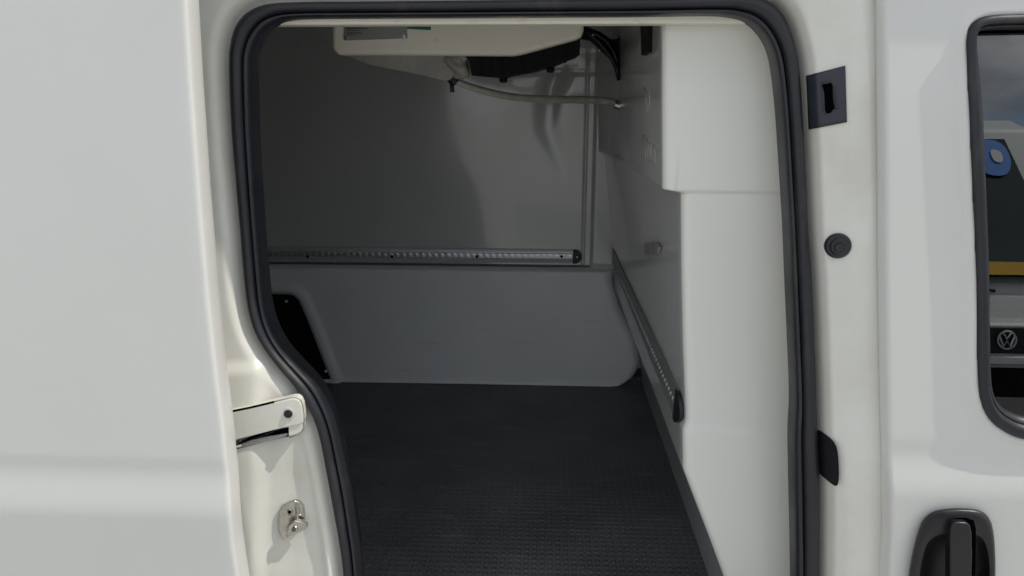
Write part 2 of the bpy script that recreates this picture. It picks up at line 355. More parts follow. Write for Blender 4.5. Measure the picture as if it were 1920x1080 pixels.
zs = np.concatenate([np.arange(0.30, 0.5, 0.02), np.arange(0.5, 1.70, 0.005), np.arange(1.70, 1.86, 0.02)])
xsL = np.concatenate([np.arange(-1.9, -0.6, 0.05), np.arange(-0.6, 0.0001, 0.004)])
def keep_body(X, Z):
    d, ins = seg_dist(X, Z, hole); return ~(ins & (d > 0.004))
X, Z = np.meshgrid(xsL, zs)
grid((X, Z), body_y, 'rear_pillar', M['paint_in'], VAN, keep_body, 'cream white pillar with a ledge, behind the open sliding door')
u = np.concatenate([np.linspace(0, 0.62, 90), np.linspace(0.625, 1.0, 70)])
Z = np.repeat(zs[:, None], len(u), 1); G = gapx(zs)[:, None]; X = u[None, :] * (G + 0.006)
grid((X, Z), body_y, 'door_pillar', M['paint_in'], VAN, keep_body, 'white pillar between the opening and the front door')
# gap filler behind the front door edge
bm = bmesh.new()
for za, zb in zip(zs[:-1:6], zs[6::6]):
    a, b = float(gapx(za)), float(gapx(zb)); ya, yb = float(lean(za)) + .05, float(lean(zb)) + .05
    v = [bm.verts.new(c) for c in ((a - .01, ya, za), (a + .05, ya, za), (b + .05, yb, zb), (b - .01, yb, zb))]; bm.faces.new(v)
bobj('door_frame', bm, M['paint_in'], VAN)

# ------------------------------------------------------------------ rubber seal round the opening
def seal_mesh(name, O, I, m, parent, prf, dn=(0, -1, 0), label=None):
    """loft a cross-section (t from outer to inner edge, height) along paired outlines"""
    n = len(O); k = len(prf); verts = []; dn = np.array(dn, float)
    for i in range(n):
        for t, h in prf: verts.append(O[i] * (1 - t) + I[i] * t + dn * h)
    faces = [(i * k + j, i * k + j + 1, ((i + 1) % n) * k + j + 1, ((i + 1) % n) * k + j) for i in range(n) for j in range(k - 1)]
    o = obj(name, verts, faces, m, parent, label); sharp(o, 60); return o
prf = [(0.02, -0.006), (0.0, 0.003), (0.03, 0.009), (0.10, 0.0135), (0.22, 0.016), (0.36, 0.0165), (0.50, 0.0145), (0.60, 0.011), (0.66, 0.0065), (0.685, 0.004), (0.71, 0.0065),
       (0.76, 0.0095), (0.84, 0.0095), (0.92, 0.0065), (0.97, 0.001), (1.0, -0.008), (1.0, -0.03)]
seal_mesh('door_seal', so, si, M['rubber'], VAN, prf, label='black rubber seal round the open side doorway')

# ------------------------------------------------------------------ sliding door (open, slid back outside the body)
DY = -0.100
dfn = lambda x, z: DY + prof(z)
dex = px_x([(340, -140), (349, 0), (358, 150), (366, 260), (373, 360), (390, 560), (404, 690), (419, 810), (427, 885), (432, 960), (437, 1020), (446, 1080), (462, 1180)], dfn)
zd = np.concatenate([np.arange(0.35, 0.8, 0.015), np.arange(0.8, 1.15, 0.004), np.arange(1.15, 1.82, 0.01)])
prof_e = [(-0.008, 0.0), (-0.0045, 0.0003), (-0.002, 0.0012), (-0.0006, 0.003), (0.0, 0.006), (0.0, 0.016), (-0.001, 0.024), (-0.001, 0.036), (-0.003, 0.040), (-0.03, 0.042)]
verts = []; cols = None
xs_out = list(np.linspace(-1.45, -0.50, 40))
for zz in zd:
    e = float(dex(zz)); y0 = float(prof(zz)) + DY
    row = [(x_, y0 + 0.004 * sstep(-0.50, -1.4, x_) , zz) for x_ in xs_out] + [(e + t * (-0.008 - (xs_out[-1] - e)) + (xs_out[-1] - e) * 1.0 - 0.0, y0, zz) for t in (0.3, 0.6, 0.85)]
    row += [(e + a, y0 + b, zz) for a, b in prof_e] + [(-1.45, y0 + 0.042, zz)]
    cols = len(row); verts += row
faces = [(i * cols + j, i * cols + j + 1, (i + 1) * cols + j + 1, (i + 1) * cols + j) for i in range(len(zd) - 1) for j in range(cols - 1)]
sdoor = obj('sliding_door', verts, faces, M['paint'], VAN, label='white sliding door pushed back along the outside of the van')
# ------------------------------------------------------------------ front door with window, handle
WO = [(2560, 30, 2530, 60), (2250, 20, 2250, 52), (1990, 23, 1990, 53), (1920, 26, 1920, 54), (1865, 28, 1872, 55), (1836, 34, 1846, 57), (1818, 48, 1835, 65), (1811, 72, 1833, 86), (1811, 105, 1836, 118),
      (1816, 210, 1845, 210), (1822, 350, 1851, 350), (1828, 480, 1856, 480), (1831, 610, 1858, 610), (1832, 700, 1860, 700), (1836, 743, 1865, 736), (1849, 778, 1877, 760), (1875, 804, 1898, 776),
      (1920, 823, 1930, 786), (2000, 828, 2000, 789), (2350, 838, 2350, 799), (2600, 830, 2570, 795), (2680, 760, 2640, 740), (2690, 500, 2655, 500), (2660, 150, 2630, 160), (2560, 30, 2530, 60)]
ws = spline(WO, 8)[:-1]
ffn = lambda x, z: -0.004 + float(prof(z))
wo = np.array([on(r[0], r[1], ffn) for r in ws]); wi = np.array([on(r[2], r[3], ffn) for r in ws])
wmid = [(p[0], p[2]) for p in (wo * .5 + wi * .5)]; wout = [(p[0], p[2]) for p in wo]
def fdoor_y(X, Z):
    g = gapx(Z) + 0.001; d, ins = seg_dist(X, Z, wout)
    e = X - g
    y = -0.004 + prof(Z) + 0.010 * np.clip(1 - e / 0.007, 0, 1) ** 2 + 0.02 * (e <= 0.0001)
    y = y - 0.004 * np.exp(-((d - 0.004) / 0.0035) ** 2) * (~ins)
    y = y + 0.010 * sstep(0.55, 0.40, Z) * 0
    # shallow dish round the handle
    return y
hcut = smooth_poly([(1718, 1080), (1726, 1035), (1738, 1005), (1770, 992), (1830, 992), (1850, 1008), (1861, 1050), (1862, 1170), (1845, 1250), (1800, 1272), (1745, 1268), (1718, 1235), (1712, 1160)], 2)
hcut = [tuple(on(a, b, lambda x, z: -0.004 + float(prof(z)))[[0, 2]]) for a, b in hcut]
uu = np.concatenate([np.array([0, .0012, .0024, .004, .0055, .007, .01]), np.arange(0.014, 0.56, 0.004), np.arange(.56, 1.0, .02)])
zf = np.concatenate([np.arange(0.35, 0.8, 0.02), np.arange(0.8, 1.68, 0.004), np.arange(1.68, 1.84, 0.02)])
Z = np.repeat(zf[:, None], len(uu), 1); X = gapx(zf)[:, None] + 0.001 + uu[None, :]
def keep_f(X, Z):
    d, ins = seg_dist(X, Z, wmid); d2, in2 = seg_dist(X, Z, hcut); return ~((ins & (d > 0.004)) | in2)
FD = grid((X, Z), fdoor_y, 'front_door', M['paint'], VAN, keep_f, 'white front door with a side window, shut')
seal_mesh('window_rubber', wo, wi, M['rubber'], FD, [(0.0, -0.004), (0.0, 0.002), (0.06, 0.006), (0.2, 0.0085), (0.45, 0.009), (0.6, 0.0085), (0.68, 0.004), (0.72, 0.001), (0.76, 0.0025), (0.88, 0.0015), (1.0, -0.006), (1.0, -0.016)])
gv = [p + np.array([0, 0.011, 0]) for p in (wo * .3 + wi * .7)]
# glass follows the lean of the door's upper half
bm = bmesh.new(); c = np.mean(gv, 0); gp = [(p[0], 0.0050 + (p[2] - 1.07) * 0.12, p[2]) for p in gv]
prism(bm, gp, (0, 0.004, 0)); bobj('window_glass', bm, M['glass'], FD, smooth=False)
# handle
hf = lambda off: (lambda x, z: float(prof(z)) - 0.004 + off)
ho = [(1703, 1080), (1711, 1035), (1720, 1000), (1730, 974), (1748, 959), (1775, 954), (1801, 953), (1828, 955), (1846, 961), (1857, 974), (1863, 995), (1866, 1030), (1867, 1080), (1864, 1180), (1850, 1260), (1825, 1290), (1780, 1300), (1730, 1290), (1704, 1250), (1697, 1180)]
ho = smooth_poly(ho, 1)
hc = np.mean(ho, 0)
def scaled(pts, k): return [hc + (np.array(p) - hc) * np.array(k) for p in pts]
rings = [([p for p in ho], 0.002), (ho, -0.005), (scaled(ho, (.985, .99)), -0.010), (scaled(ho, (.93, .965)), -0.0125)]
bowl = [(1724, 1080), (1731, 1040), (1740, 1015), (1758, 1003), (1784, 1000), (1803, 1000), (1826, 1001), (1842, 1008), (1851, 1028), (1855, 1055), (1856, 1080), (1853, 1170), (1842, 1235), (1820, 1260), (1780, 1266), (1742, 1258), (1724, 1225), (1719, 1170)]
bowl = smooth_poly(bowl, 1)[:]
bo = len(ho)
def resample_to(pts, c, angs):
    pts = np.array(pts, float); out = []
    for a in angs:
        dx, dy = cos(a), sin(a); best = None
        for i in range(len(pts)):
            p, q = pts[i] - c, pts[(i + 1) % len(pts)] - c; e = q - p; den = dx * e[1] - dy * e[0]
            if abs(den) < 1e-9: continue
            t = (p[0] * e[1] - p[1] * e[0]) / den; s = (p[0] * dy - p[1] * dx) / den
            if t > 0 and -1e-6 <= s <= 1 + 1e-6: best = t if best is None else max(best, t)
        out.append(c + np.array([dx, dy]) * best)
    return out
ang = np.linspace(0, 2 * pi, 97)[:-1]; cc = np.array([1788.0, 1125.0])
R0 = resample_to(ho, cc, ang); R1 = resample_to(bowl, cc, ang)
mixp = lambda k: [a * (1 - k) + b * k for a, b in zip(R0, R1)]
lay = [(mixp(0), 0.003), (mixp(-0.01), -0.004), (mixp(0.03), -0.0085), (mixp(0.12), -0.0115), (mixp(0.3), -0.0130), (mixp(0.97), -0.0120), (mixp(1.0), -0.0112), ([cc + (p - cc) * .985 for p in R1], -0.009),
       ([cc + (p - cc) * .9 for p in R1], 0.008), ([cc + (p - cc) * .6 for p in R1], 0.022), ([cc + (p - cc) * .05 for p in R1], 0.024)]
verts = []
for pts, off in lay: verts += [on(p[0], p[1], hf(off)) for p in pts]
# every vertex keeps the front outline's x,z scale (no parallax shift between layers)
n = 96; faces = [(r * n + k, r * n + (k + 1) % n, (r + 1) * n + (k + 1) % n, (r + 1) * n + k) for r in range(len(lay) - 1) for k in range(n)] + [tuple((len(lay) - 1) * n + k for k in range(n))]
# bowl is part of the door skin's hollow: cut the door skin behind it by pushing it inward
HS = obj('door_handle', verts, faces, M['gloss_black'], FD, label='black door handle in a rounded black surround'); sharp(HS, 50)
lev = [(1782, 1100), (1782, 1000), (1784, 986), (1790, 981), (1800, 980), (1812, 981), (1820, 985), (1823, 1000), (1824, 1040), (1822, 1100), (1818, 1230), (1814, 1240), (1792, 1240), (1786, 1230)]
a0 = [on(p[0], p[1], hf(-0.022)) for p in lev]
bm = bmesh.new(); prism(bm, a0, (0, 0.016, 0)); o = bobj('handle_lever', bm, M['gloss_black'], FD); bevel(o, 0.0025, 3)
lc = [(1777, 1080), (1777, 990), (1783, 975), (1795, 971), (1812, 971), (1826, 976), (1830, 992), (1829, 1080)]
bm = bmesh.new(); prism(bm, [on(p[0], p[1], hf(-0.0132)) for p in lc], (0, 0.002, 0)); bobj('lever_slot', bm, M['void'], FD, smooth=False)

# ------------------------------------------------------------------ van outer roof, cab shell (dark inside)
bm = bmesh.new()
box(bm, -1.9, 2.2, 0.034, 1.62, 1.74, 1.86); o = bobj('roof', bm, M['paint'], VAN, smooth=False); bevel(o, 0.03, 4)
bm = bmesh.new(); box(bm, -1.9, 2.2, 1.50, 1.60, 0.3, 1.80); bobj('far_side_panel', bm, M['paint'], VAN, smooth=False)
bm = bmesh.new(); box(bm, -1.93, -1.90, 0.03, 1.6, 0.3, 1.80); bobj('rear_panel', bm, M['paint'], VAN, smooth=False)
bm = bmesh.new(); box(bm, 1.40, 2.2, 0.03, 1.5, 0.3, 1.15); box(bm, 0.53, 1.40, 0.09, 1.5, 0.30, 0.36); bobj('cab_interior', bm, M['black'], VAN, smooth=False)
def rbox(bm, c, s, rot=0, r=0.03):
    q = bmesh.ops.create_cube(bm, size=1); vs = q['verts']
    bmesh.ops.scale(bm, vec=s, verts=vs); bmesh.ops.bevel(bm, geom=list({e for v in vs for e in v.link_edges}), offset=r, segments=4, affect='EDGES', profile=.6)
bm = bmesh.new(); rbox(bm, None, (0.14, 0.46, 0.62), r=0.05); bmesh.ops.rotate(bm, verts=bm.verts, cent=(0, 0, 0), matrix=Matrix.Rotation(radians(-14), 3, 'Y')); bmesh.ops.translate(bm, verts=bm.verts, vec=(0.72, 0.42, 1.03))
seat = bobj('cab_seat', bm, M['seat'], VAN)
bm = bmesh.new(); rbox(bm, None, (0.10, 0.26, 0.18), r=0.04); bmesh.ops.translate(bm, verts=bm.verts, vec=(0.64, 0.42, 1.42)); bobj('headrest', bm, M['mottled_grey'], seat)

# ------------------------------------------------------------------ cargo bay: floor, far wall, ceiling, bulkhead
YF = 1.35; ZF = 0.585; ZC = 1.72
bm = bmesh.new(); v = [bm.verts.new(c) for c in ((-1.85, 0.045, ZF), (0.40, 0.045, ZF), (0.40, YF + .05, ZF), (-1.85, YF + .05, ZF))]; bm.faces.new(v)
bobj('cargo_floor', bm, M['mat'], VAN, 'black rubber mat with small studs covering the cargo floor', smooth=False)
bm = bmesh.new(); box(bm, -1.9, 0.55, 0.02, 1.5, 0.42, 0.578); bobj('floor_base', bm, M['black'], VAN, smooth=False)
bm = bmesh.new(); v = [bm.verts.new(c) for c in ((-1.85, 0.06, ZC), (0.5, 0.06, ZC), (0.5, YF, ZC), (-1.85, YF, ZC))]; bm.faces.new(v)
bobj('ceiling_lining', bm, M['ceiling'], VAN, smooth=False)
bm = bmesh.new(); v = [bm.verts.new(c) for c in ((-1.80, 0.06, ZF), (-1.80, YF, ZF), (-1.80, YF, ZC), (-1.80, 0.06, ZC))]; bm.faces.new(v)
v = [bm.verts.new(c) for c in ((-1.80, 0.10, ZF), (-0.52, 0.10, ZF), (-0.52, 0.10, ZC), (-1.80, 0.10, ZC))]; bm.faces.new(v)
bobj('rear_lining', bm, M['lining_grey'], VAN, smooth=False)
# far wall: one moulded sheet with vertical grooves near the front corner and a coved top
ZL = P(800, 497, y=YF)[2]
gx1 = P(1098, 300, y=YF)[0]; gx2 = P(1117, 200, y=YF)[0]
zh = P(1000, 133, y=YF)[2]
def far_y(X, Z):
    y = np.full(X.shape, YF) - 0.05 * sstep(ZC - 0.09, ZC, Z)
    y = y + 0.004 * np.exp(-((X - gx1) / 0.0035) ** 2)
    y = y - 0.010 * sstep(gx2 - 0.006, gx2 + 0.006, X) * (Z > ZL)
    y = y + 0.004 * np.exp(-((Z - zh) / 0.004) ** 2) * (X > P(960, 130, y=YF)[0])
    y = y + 0.0025 * np.sin(X * 5.1 + 1.0) * np.cos(Z * 4.3)
    # shallow waves in the laminate
    for pts, wd, k in ((((925, 120), (918, 190), (922, 225), (938, 262)), 0.035, 0.022), (((1050, 120), (1030, 180), (1025, 240), (1045, 290), (1066, 350)), 0.034, 0.038)):
        q = np.array([P(a, b, y=YF) for a, b in pts]); o = np.argsort(q[:, 2]); xs = np.interp(Z, q[o, 2], q[o, 0]); z0, z1 = q[:, 2].min(), q[:, 2].max()
        y = y + k * (Z - z0) * np.exp(-((X - xs) / wd) ** 2) * sstep(z0 - 0.02, z0 + 0.05, Z) * (1 - sstep(z1 - 0.03, z1 + 0.03, Z))
    return y
X, Z = np.meshgrid(np.concatenate([np.arange(-1.8, -0.1, 0.05), np.arange(-0.1, 0.45, 0.003)]), np.concatenate([np.arange(ZL - 0.02, 1.58, 0.012), np.arange(1.58, 1.70, 0.003), np.arange(1.70, 1.725, .004)]))
FW = grid((X, Z), far_y, 'far_wall_lining', M['lining_grey'], VAN, None, 'glossy grey moulded wall across the cargo bay')
# lower far panel (proud, rounded lower front corner, sloped ledge) and the raised border of the access hatch
YP = YF - 0.035
ax = [(560, 552), (572, 556), (584, 570), (600, 600), (640, 712)]
hx0 = [on(p[0], p[1], lambda x, z: YP)[0] for p in [(548, 548), (612, 700)]]
hp = smooth_poly([P(a, b, y=YP)[[0, 2]] for a, b in [(250, 551), (530, 551), (552, 553), (566, 572), (618, 706), (622, 712), (250, 712)]], 2)
hp = [tuple(p) for p in hp]
def pan_y(X, Z):
    d, ins = seg_dist(X, Z, hp); d = np.where(ins, -d, d)
    y = np.full(X.shape, YP) - 0.012 * sstep(0.042, 0.028, d) + 0.012 * sstep(0.012, 0.0, d)
    y = y + 0.030 * sstep(ZL - 0.014, ZL, Z) ** 2
    y = y - 0.006 * (1 - sstep(ZF + 0.002, ZF + 0.012, Z))
    return y + 0.0015 * np.sin(X * 7) * np.sin(Z * 9)
cx, cz = P(1163, 680, y=YP)[[0, 2]]; rx = P(1199, 680, y=YP)[0] - cx; rz = cz - ZF - 0.002
def keep_p(X, Z):
    return ~((X > cx) & (Z < cz) & (np.hypot(X - cx, Z - cz) > rx))
pr = px_x([(1147, 490), (1149, 535), (1162, 580), (1184, 620), (1196, 650), (1199, 683)], lambda x, z: YP)
zp = np.concatenate([np.arange(ZF + 0.002, ZF + 0.02, 0.001), np.arange(ZF + 0.02, ZL + 0.001, 0.003)]); up = np.concatenate([np.linspace(-1.8, -1.02, 12), np.arange(-1.0, 0.0, 0.005)])
zp = np.append(zp, ZL + 0.0005)
Z = np.repeat(zp[:, None], 0 + len(up) + 90, 1)
rxm = []
for zz in zp:
    r = float(pr(zz))
    if zz < cz: r = cx + rx * math.sqrt(max(1 - ((zz - cz) / rz) ** 2, 0))
    rxm.append(r)
rxm = np.array(rxm); X = np.concatenate([np.repeat(up[None, :], len(zp), 0), np.linspace(0.0, 1.0, 90)[None, :] * rxm[:, None]], 1)
def pan_y2(X, Z):
    y = pan_y(X, Z); e = rxm[:, None] - X
    return y + 0.022 * np.clip(1 - e / 0.03, 0, 1) ** 2.2
LP = grid((X, Z), pan_y2, 'wheel_arch_panel', M['panel_grey'], VAN, None, 'blue grey lower panel of the far wall with a rounded corner')
bm = bmesh.new(); prism(bm, [(p[0], YP - 0.004, p[1]) for p in hp], (0, 0.006, 0)); bobj('access_hatch', bm, M['matte_black'], LP, 'black hatch cover on the lower panel beside the door seal', smooth=False)
for a, b in ((537, 565), (611, 696)):
    bm = bmesh.new(); disc(bm, P(a, b, y=YP - .004), (0, -1, 0), 0.0048, 0.002, 14); bobj('hatch_screw', bm, M['cream'], LP)
# dark joint line below the rail and small rail step
bm = bmesh.new(); box(bm, -1.8, P(1148, 497, y=YF)[0], YF - 0.002, YF + 0.01, ZL - 0.004, ZL + 0.006); bobj('joint_strip', bm, M['groove'], VAN, smooth=False)

# bulkhead (towards the cab): section lines near the door, at mid depth and at the far wall
YN = 0.17
def sect(pts, y):
    q = np.array([P(a, b, y=y) for a, b in pts]); o = np.argsort(q[:, 2]); return lambda z: np.interp(z, q[o, 2], q[o, 0])
ZS = P(1240, 359, y=YN)[2]           # the step under the upper block
XN_lo = sect([(1277, 250), (1277, 372), (1278, 500), (1281, 650), (1286, 770), (1286, 793), (1279, 806), (1280, 880), (1303, 940), (1330, 1010), (1355, 1078), (1365, 1110), (1372, 1260)], YN)
XF_lo = sect([(1128, 200), (1133, 290), (1143, 400), (1149, 475), (1150, 530), (1163, 570), (1186, 620), (1199, 660), (1203, 700), (1204, 720)], YF)
XN_up = sect([(1241, -120), (1241, 200), (1242, 400)], YN)
YM = 1.10
XM_up = sect([(1160, 0), (1160, 400)], YM); XF_up = sect([(1119, 0), (1121, 290)], YF)
rows = []
zb = np.concatenate([np.arange(ZF - 0.01, ZS - 0.02, 0.006), np.arange(ZS - 0.02, ZS + 0.03, 0.0015), np.arange(ZS + 0.03, ZC + 0.01, 0.01)])
ZFAR = P(1131, 287, y=YF - .02)[2]
verts = []
yy = np.concatenate([np.linspace(YF + 0.02, YM, 14), np.linspace(YM - 0.01, YN + 0.03, 60)])
for zz in zb:
    row = []
    for y_ in yy:
        f = (y_ - YN) / (YF - YN)
        lo = float(XN_lo(zz)) * (1 - f) + float(XF_lo(zz)) * f
        if y_ > YM: g = (y_ - YM) / (YF - YM); up_ = float(XM_up(zz)) * (1 - g) + float(XF_up(zz)) * g
        else: g = (y_ - YN) / (YM - YN); up_ = float(XN_up(zz)) * (1 - g) + float(XM_up(zz)) * g
        zst = ZS * (1 - f) + ZFAR * f
        k = float(sstep(zst - 0.004, zst + 0.004, zz))
        row.append((lo * (1 - k) + up_ * k, y_, zz))
    k = float(sstep(ZS - 0.004, ZS + 0.004, zz)); e = float(XN_lo(zz)) * (1 - k) + float(XN_up(zz)) * k
    yfc = YN - 0.004 * k - 0.006 * float(1 - sstep(P(1300, 812, y=YN)[2], P(1300, 790, y=YN)[2], zz))
    r = 0.014
    for a in np.linspace(0.12, 1, 7):
        t = a * pi / 2; row.append((e + r * (1 - cos(t)), yfc + r * (1 - sin(t)), zz))
    for x_ in np.linspace(0.03, 1, 26): row.append((e + r + (0.52 - e - r) * x_, yfc + 0.010 * sin(x_ * pi) ** 2 * -0.35, zz))
    nc = len(row); verts += row
faces = [(i * nc + j, i * nc + j + 1, (i + 1) * nc + j + 1, (i + 1) * nc + j) for i in range(len(zb) - 1) for j in range(nc - 1)]
BK = obj('bulkhead', verts, faces, [M['lining'], M['lining_shaded']], VAN, label='cream white moulded bulkhead with a stepped edge at the front of the cargo bay')
for i, p_ in enumerate(BK.data.polygons): p_.material_index = 1 if (i % (nc - 1)) < len(yy) + 1 else 0  # faces turned to the cargo bay take the shaded lining colour
def side_pt(px, py, off=0.0):
    x = 0.2
    for _ in range(12):
        q = P(px, py, x=x); y_, zz = q[1], q[2]
        if zz > ZS: g = (y_ - YN) / (YM - YN); x = float(XN_up(zz)) * (1 - g) + float(XM_up(zz)) * g
        else: f = (y_ - YN) / (YF - YN); x = float(XN_lo(zz)) * (1 - f) + float(XF_lo(zz)) * f
        x -= off
    return P(px, py, x=x)
for st_ in (((1209, 164), (1211, 185), (1213, 208)), ((1217, 162), (1218, 186), (1217, 212)), ((1206, 252), (1208, 278), (1211, 298)), ((1212, 258), (1215, 276), (1214, 300)), ((1219, 268), (1220, 282), (1219, 302)), ((1226, 270), (1228, 286), (1228, 306)), ((1224, 275), (1229, 273), (1232, 271))):
    bm = bmesh.new(); tube(bm, [side_pt(a, b, 0.0006) for a, b in st_], 0.0008, 6); bobj('scratch_mark', bm, M['hose'], BK)
def bk_x(y_, zz):
    f = (y_ - YN) / (YF - YN); return float(XN_lo(zz)) * (1 - f) + float(XF_lo(zz)) * f
# lip above the doorway
za, zb_ = P(800, 46, y=0.122)[2], P(800, 22, y=0.122)[2]
bm = bmesh.new(); box(bm, -0.46, 0.325, 0.122, 0.165, za, zb_ + 0.03)
o = bobj('doorway_lip', bm, M['cream'], VAN, smooth=False); bevel(o, 0.004, 3)
# black trim strip where the floor meets the bulkhead
bm = bmesh.new(); pa, pb = P(1200, 692, z=ZF), P(1340, 1080, z=ZF); d = (pb - pa) / (pb[1] - pa[1])
q0 = pa + d * (YF - 0.02 - pa[1]); q1 = pa + d * (0.05 - pa[1])
for q in (q0, q1): q[2] = ZF
prism(bm, [q0 + [-0.002, 0, 0], q0 + [0.012, 0, 0], q0 + [0.012, 0, 0.012], q0 + [0.004, 0, 0.014]], tuple(q1 - q0)); bobj('floor_trim_strip', bm, M['trim'], VAN, smooth=False)

# ------------------------------------------------------------------ tie-down rails
zr0, zr1 = P(900, 492, y=YF - .008)[2], P(900, 467, y=YF - .008)[2]; zr = (zr0 + zr1) / 2
xe = P(1076, 480, y=YF - .01)[0]; hh = (zr1 - zr0) / 2
bm = bmesh.new()
sec = [(-hh, 0.0), (-hh, -0.004), (-hh * .75, -0.007), (-hh * .5, -0.009), (-hh * .32, -0.0045), (hh * .32, -0.0045), (hh * .5, -0.009), (hh * .75, -0.007), (hh, -0.004), (hh, 0.0)]
A = [bm.verts.new((-1.6, YF - 0.003 + b, zr + a)) for a, b in sec]; B = [bm.verts.new((xe, YF - 0.003 + b, zr + a)) for a, b in sec]
for i in range(len(sec) - 1): bm.faces.new((A[i], B[i], B[i + 1], A[i + 1]))
bm.faces.new(B)
x_ = xe - 0.012
while x_ > -1.5: disc(bm, (x_, YF - 0.0078, zr), (0, -1, 0), 0.0082, 0.0010, 20, 1); x_ -= 0.0205
for a in (577, 735, 894, 1053): disc(bm, P(a, 481, y=YF - .0105), (0, -1, 0), 0.0045, 0.002, 12, 2)
M['alu2'] = mat('rail_boss_aluminium', (0.62, 0.62, 0.63), 0.42, metal=1.0)
RL = bobj('tie_down_rail', bm, [M['alu'], M['alu2'], M['void']], VAN, 'silver tie-down rail with a row of round bosses along the far wall', autos=30)
bm = bmesh.new(); pts = [(xe - 0.003, zr - hh), (xe - 0.003, zr + hh)] + [(xe + 0.004 + hh * .95 * sin(t), zr + hh * cos(t)) for t in np.linspace(0, pi, 16)]
prism(bm, [(a, YF - 0.016, b) for a, b in pts], (0, 0.015, 0)); o = bobj('end_cap', bm, M['black'], RL, smooth=False); bevel(o, 0.002, 2)
bm = bmesh.new(); disc(bm, (xe + 0.010, YF - 0.016, zr), (0, -1, 0), 0.0035, 0.0015, 12); bobj('cap_screw', bm, M['zinc'], RL)
# rail on the bulkhead running away from the door
NC = P(1272, 760, y=0.215); FC = P(1156, 482, y=YF - 0.03)
zn = (NC[2] + FC[2]) / 2
bm = bmesh.new(); N = 50; R1_ = []
hb = 0.027
for i in range(N + 1):
    f = i / N; y_ = NC[1] * (1 - f) + FC[1] * f; zc = NC[2] * (1 - f) + FC[2] * f
    R1_.append([bm.verts.new((bk_x(y_, zc + a) - b, y_, zc + a)) for a, b in ((-hb, 0), (-hb, 0.004), (-hb * .6, 0.007), (-hb * .3, 0.004), (hb * .5, 0.004), (hb, 0.004), (hb, 0))])
for i in range(N):
    for k in range(6): bm.faces.new((R1_[i][k], R1_[i][k + 1], R1_[i + 1][k + 1], R1_[i + 1][k]))
y_ = NC[1] + 0.01
while y_ < 1.2:
    f = (y_ - NC[1]) / (FC[1] - NC[1]); zc = NC[2] * (1 - f) + FC[2] * f - hb * .3
    disc(bm, (bk_x(y_, zc) - 0.0035, y_, zc), (-1, 0, 0), 0.0058, 0.0035, 14, 1); y_ += 0.0205
BR = bobj('tie_down_rail', bm, [M['plate'], M['alu2']], VAN, 'grey tie-down rail running back along the bulkhead', autos=30)
bm = bmesh.new(); pts = [(0.010, -hb), (0.010, hb)] + [(-hb * 1.05 * sin(t), hb * cos(t)) for t in np.linspace(0, pi, 18)]
prism(bm, [(bk_x(max(NC[1] + a, YN), NC[2] + b) - 0.0075, NC[1] + a - 0.004, NC[2] + b) for a, b in pts], (0.006, 0, 0)); bobj('end_cap', bm, M['black'], BR, smooth=False)
# small dull catch on the bulkhead above the rail
bm = bmesh.new(); pts = [side_pt(a, b, 0.001) for a, b in ((1213, 460), (1219, 455), (1236, 455), (1240, 463), (1238, 476), (1216, 478))]
prism(bm, [tuple(p) for p in pts], (-0.006, 0, 0)); o = bobj('bulkhead_catch', bm, M['mottled_grey'], VAN, smooth=False); bevel(o, .001, 2)

# ------------------------------------------------------------------ evaporator unit under the ceiling
YE = 0.52
sh = [(622, 0), (622, 88), (625, 97), (634, 103), (960, 105), (975, 103), (1082, 74), (1091, 68), (1095, 56), (1095, 0)]
bm = bmesh.new(); prism(bm, [P(a, b, y=YE) for a, b in sh], (0, 0.30, 0))
for v in bm.verts: v.co.z = min(v.co.z, 1.80)
EV = bobj('evaporator_unit', bm, M['cream'], VAN, 'cream cooling unit with a sloped right end hanging under the ceiling', smooth=False); bevel(EV, 0.009, 5, 40)
bm = bmesh.new(); prism(bm, [P(a, b, y=YE + .05) for a, b in ((650, 98), (664, 112), (700, 124), (770, 137), (835, 153), (846, 148), (866, 118), (890, 104), (890, 92), (650, 92))], (0, 0.22, 0))
o = bobj('drip_tray', bm, M['mottled_grey'], EV, 'grey tray under the cooling unit, shade put into its colour', smooth=False); bevel(o, 0.006, 3)  # tray colour darkened for the shade under the unit
bm = bmesh.new(); prism(bm, [P(a, b, y=YE + .04) for a, b in ((868, 100), (880, 116), (884, 142), (940, 147), (950, 143), (1000, 134), (1010, 131), (1040, 122), (1087, 103), (1088, 72), (1086, 60), (980, 90))], (0, 0.24, 0))
for a, b in ((944, 146), (1032, 127)): disc(bm, P(a, b, y=YE + .05), (0, -.3, -1), 0.008, 0.008, 14)
for i in range(9):
    q = P(900 + i * 20, 125 - max(0, i - 3) * 4.5, y=YE + .038); box(bm, q[0] - .0015, q[0] + .0015, q[1] - .004, q[1] + .003, q[2] - .016, q[2] + .018)
o = bobj('fan_housing', bm, M['matte_black'], EV, 'black fan housing below the cooling unit', smooth=False)
pl = [P(a, b, y=YE - .0015) for a, b in ((643, 30), (645, 76), (764, 72), (762, 30))]
bm = bmesh.new(); prism(bm, pl, (0, 0.003, 0))
RPm = [M['plate'], M['ink'], M['zinc']]
def hline(x0, x1, y_, t):
    q = [P(a, b, y=YE - .0022) for a, b in ((x0, y_), (x1, y_ - .3), (x1, y_ + t - .3), (x0, y_ + t))]; prism(bm, q, (0, 0.0006, 0), 1)
xx_ = 648.0
for (x0, x1, y_, t) in ((648, 689, 52.4, 2.0), (649, 675, 56.6, 1.2), (650, 678, 61.0, 1.8), (650, 668, 65.0, 1.1)):
    q = x0
    while q < x1:
        wd = random.uniform(1.6, 4.5); hline(q, min(q + wd, x1), y_, t); q += wd + 0.8
for a, b in ((648.5, 72), (758, 68)): disc(bm, P(a, b, y=YE - .002), (0, -1, 0), 0.0042, 0.003, 16, 2)
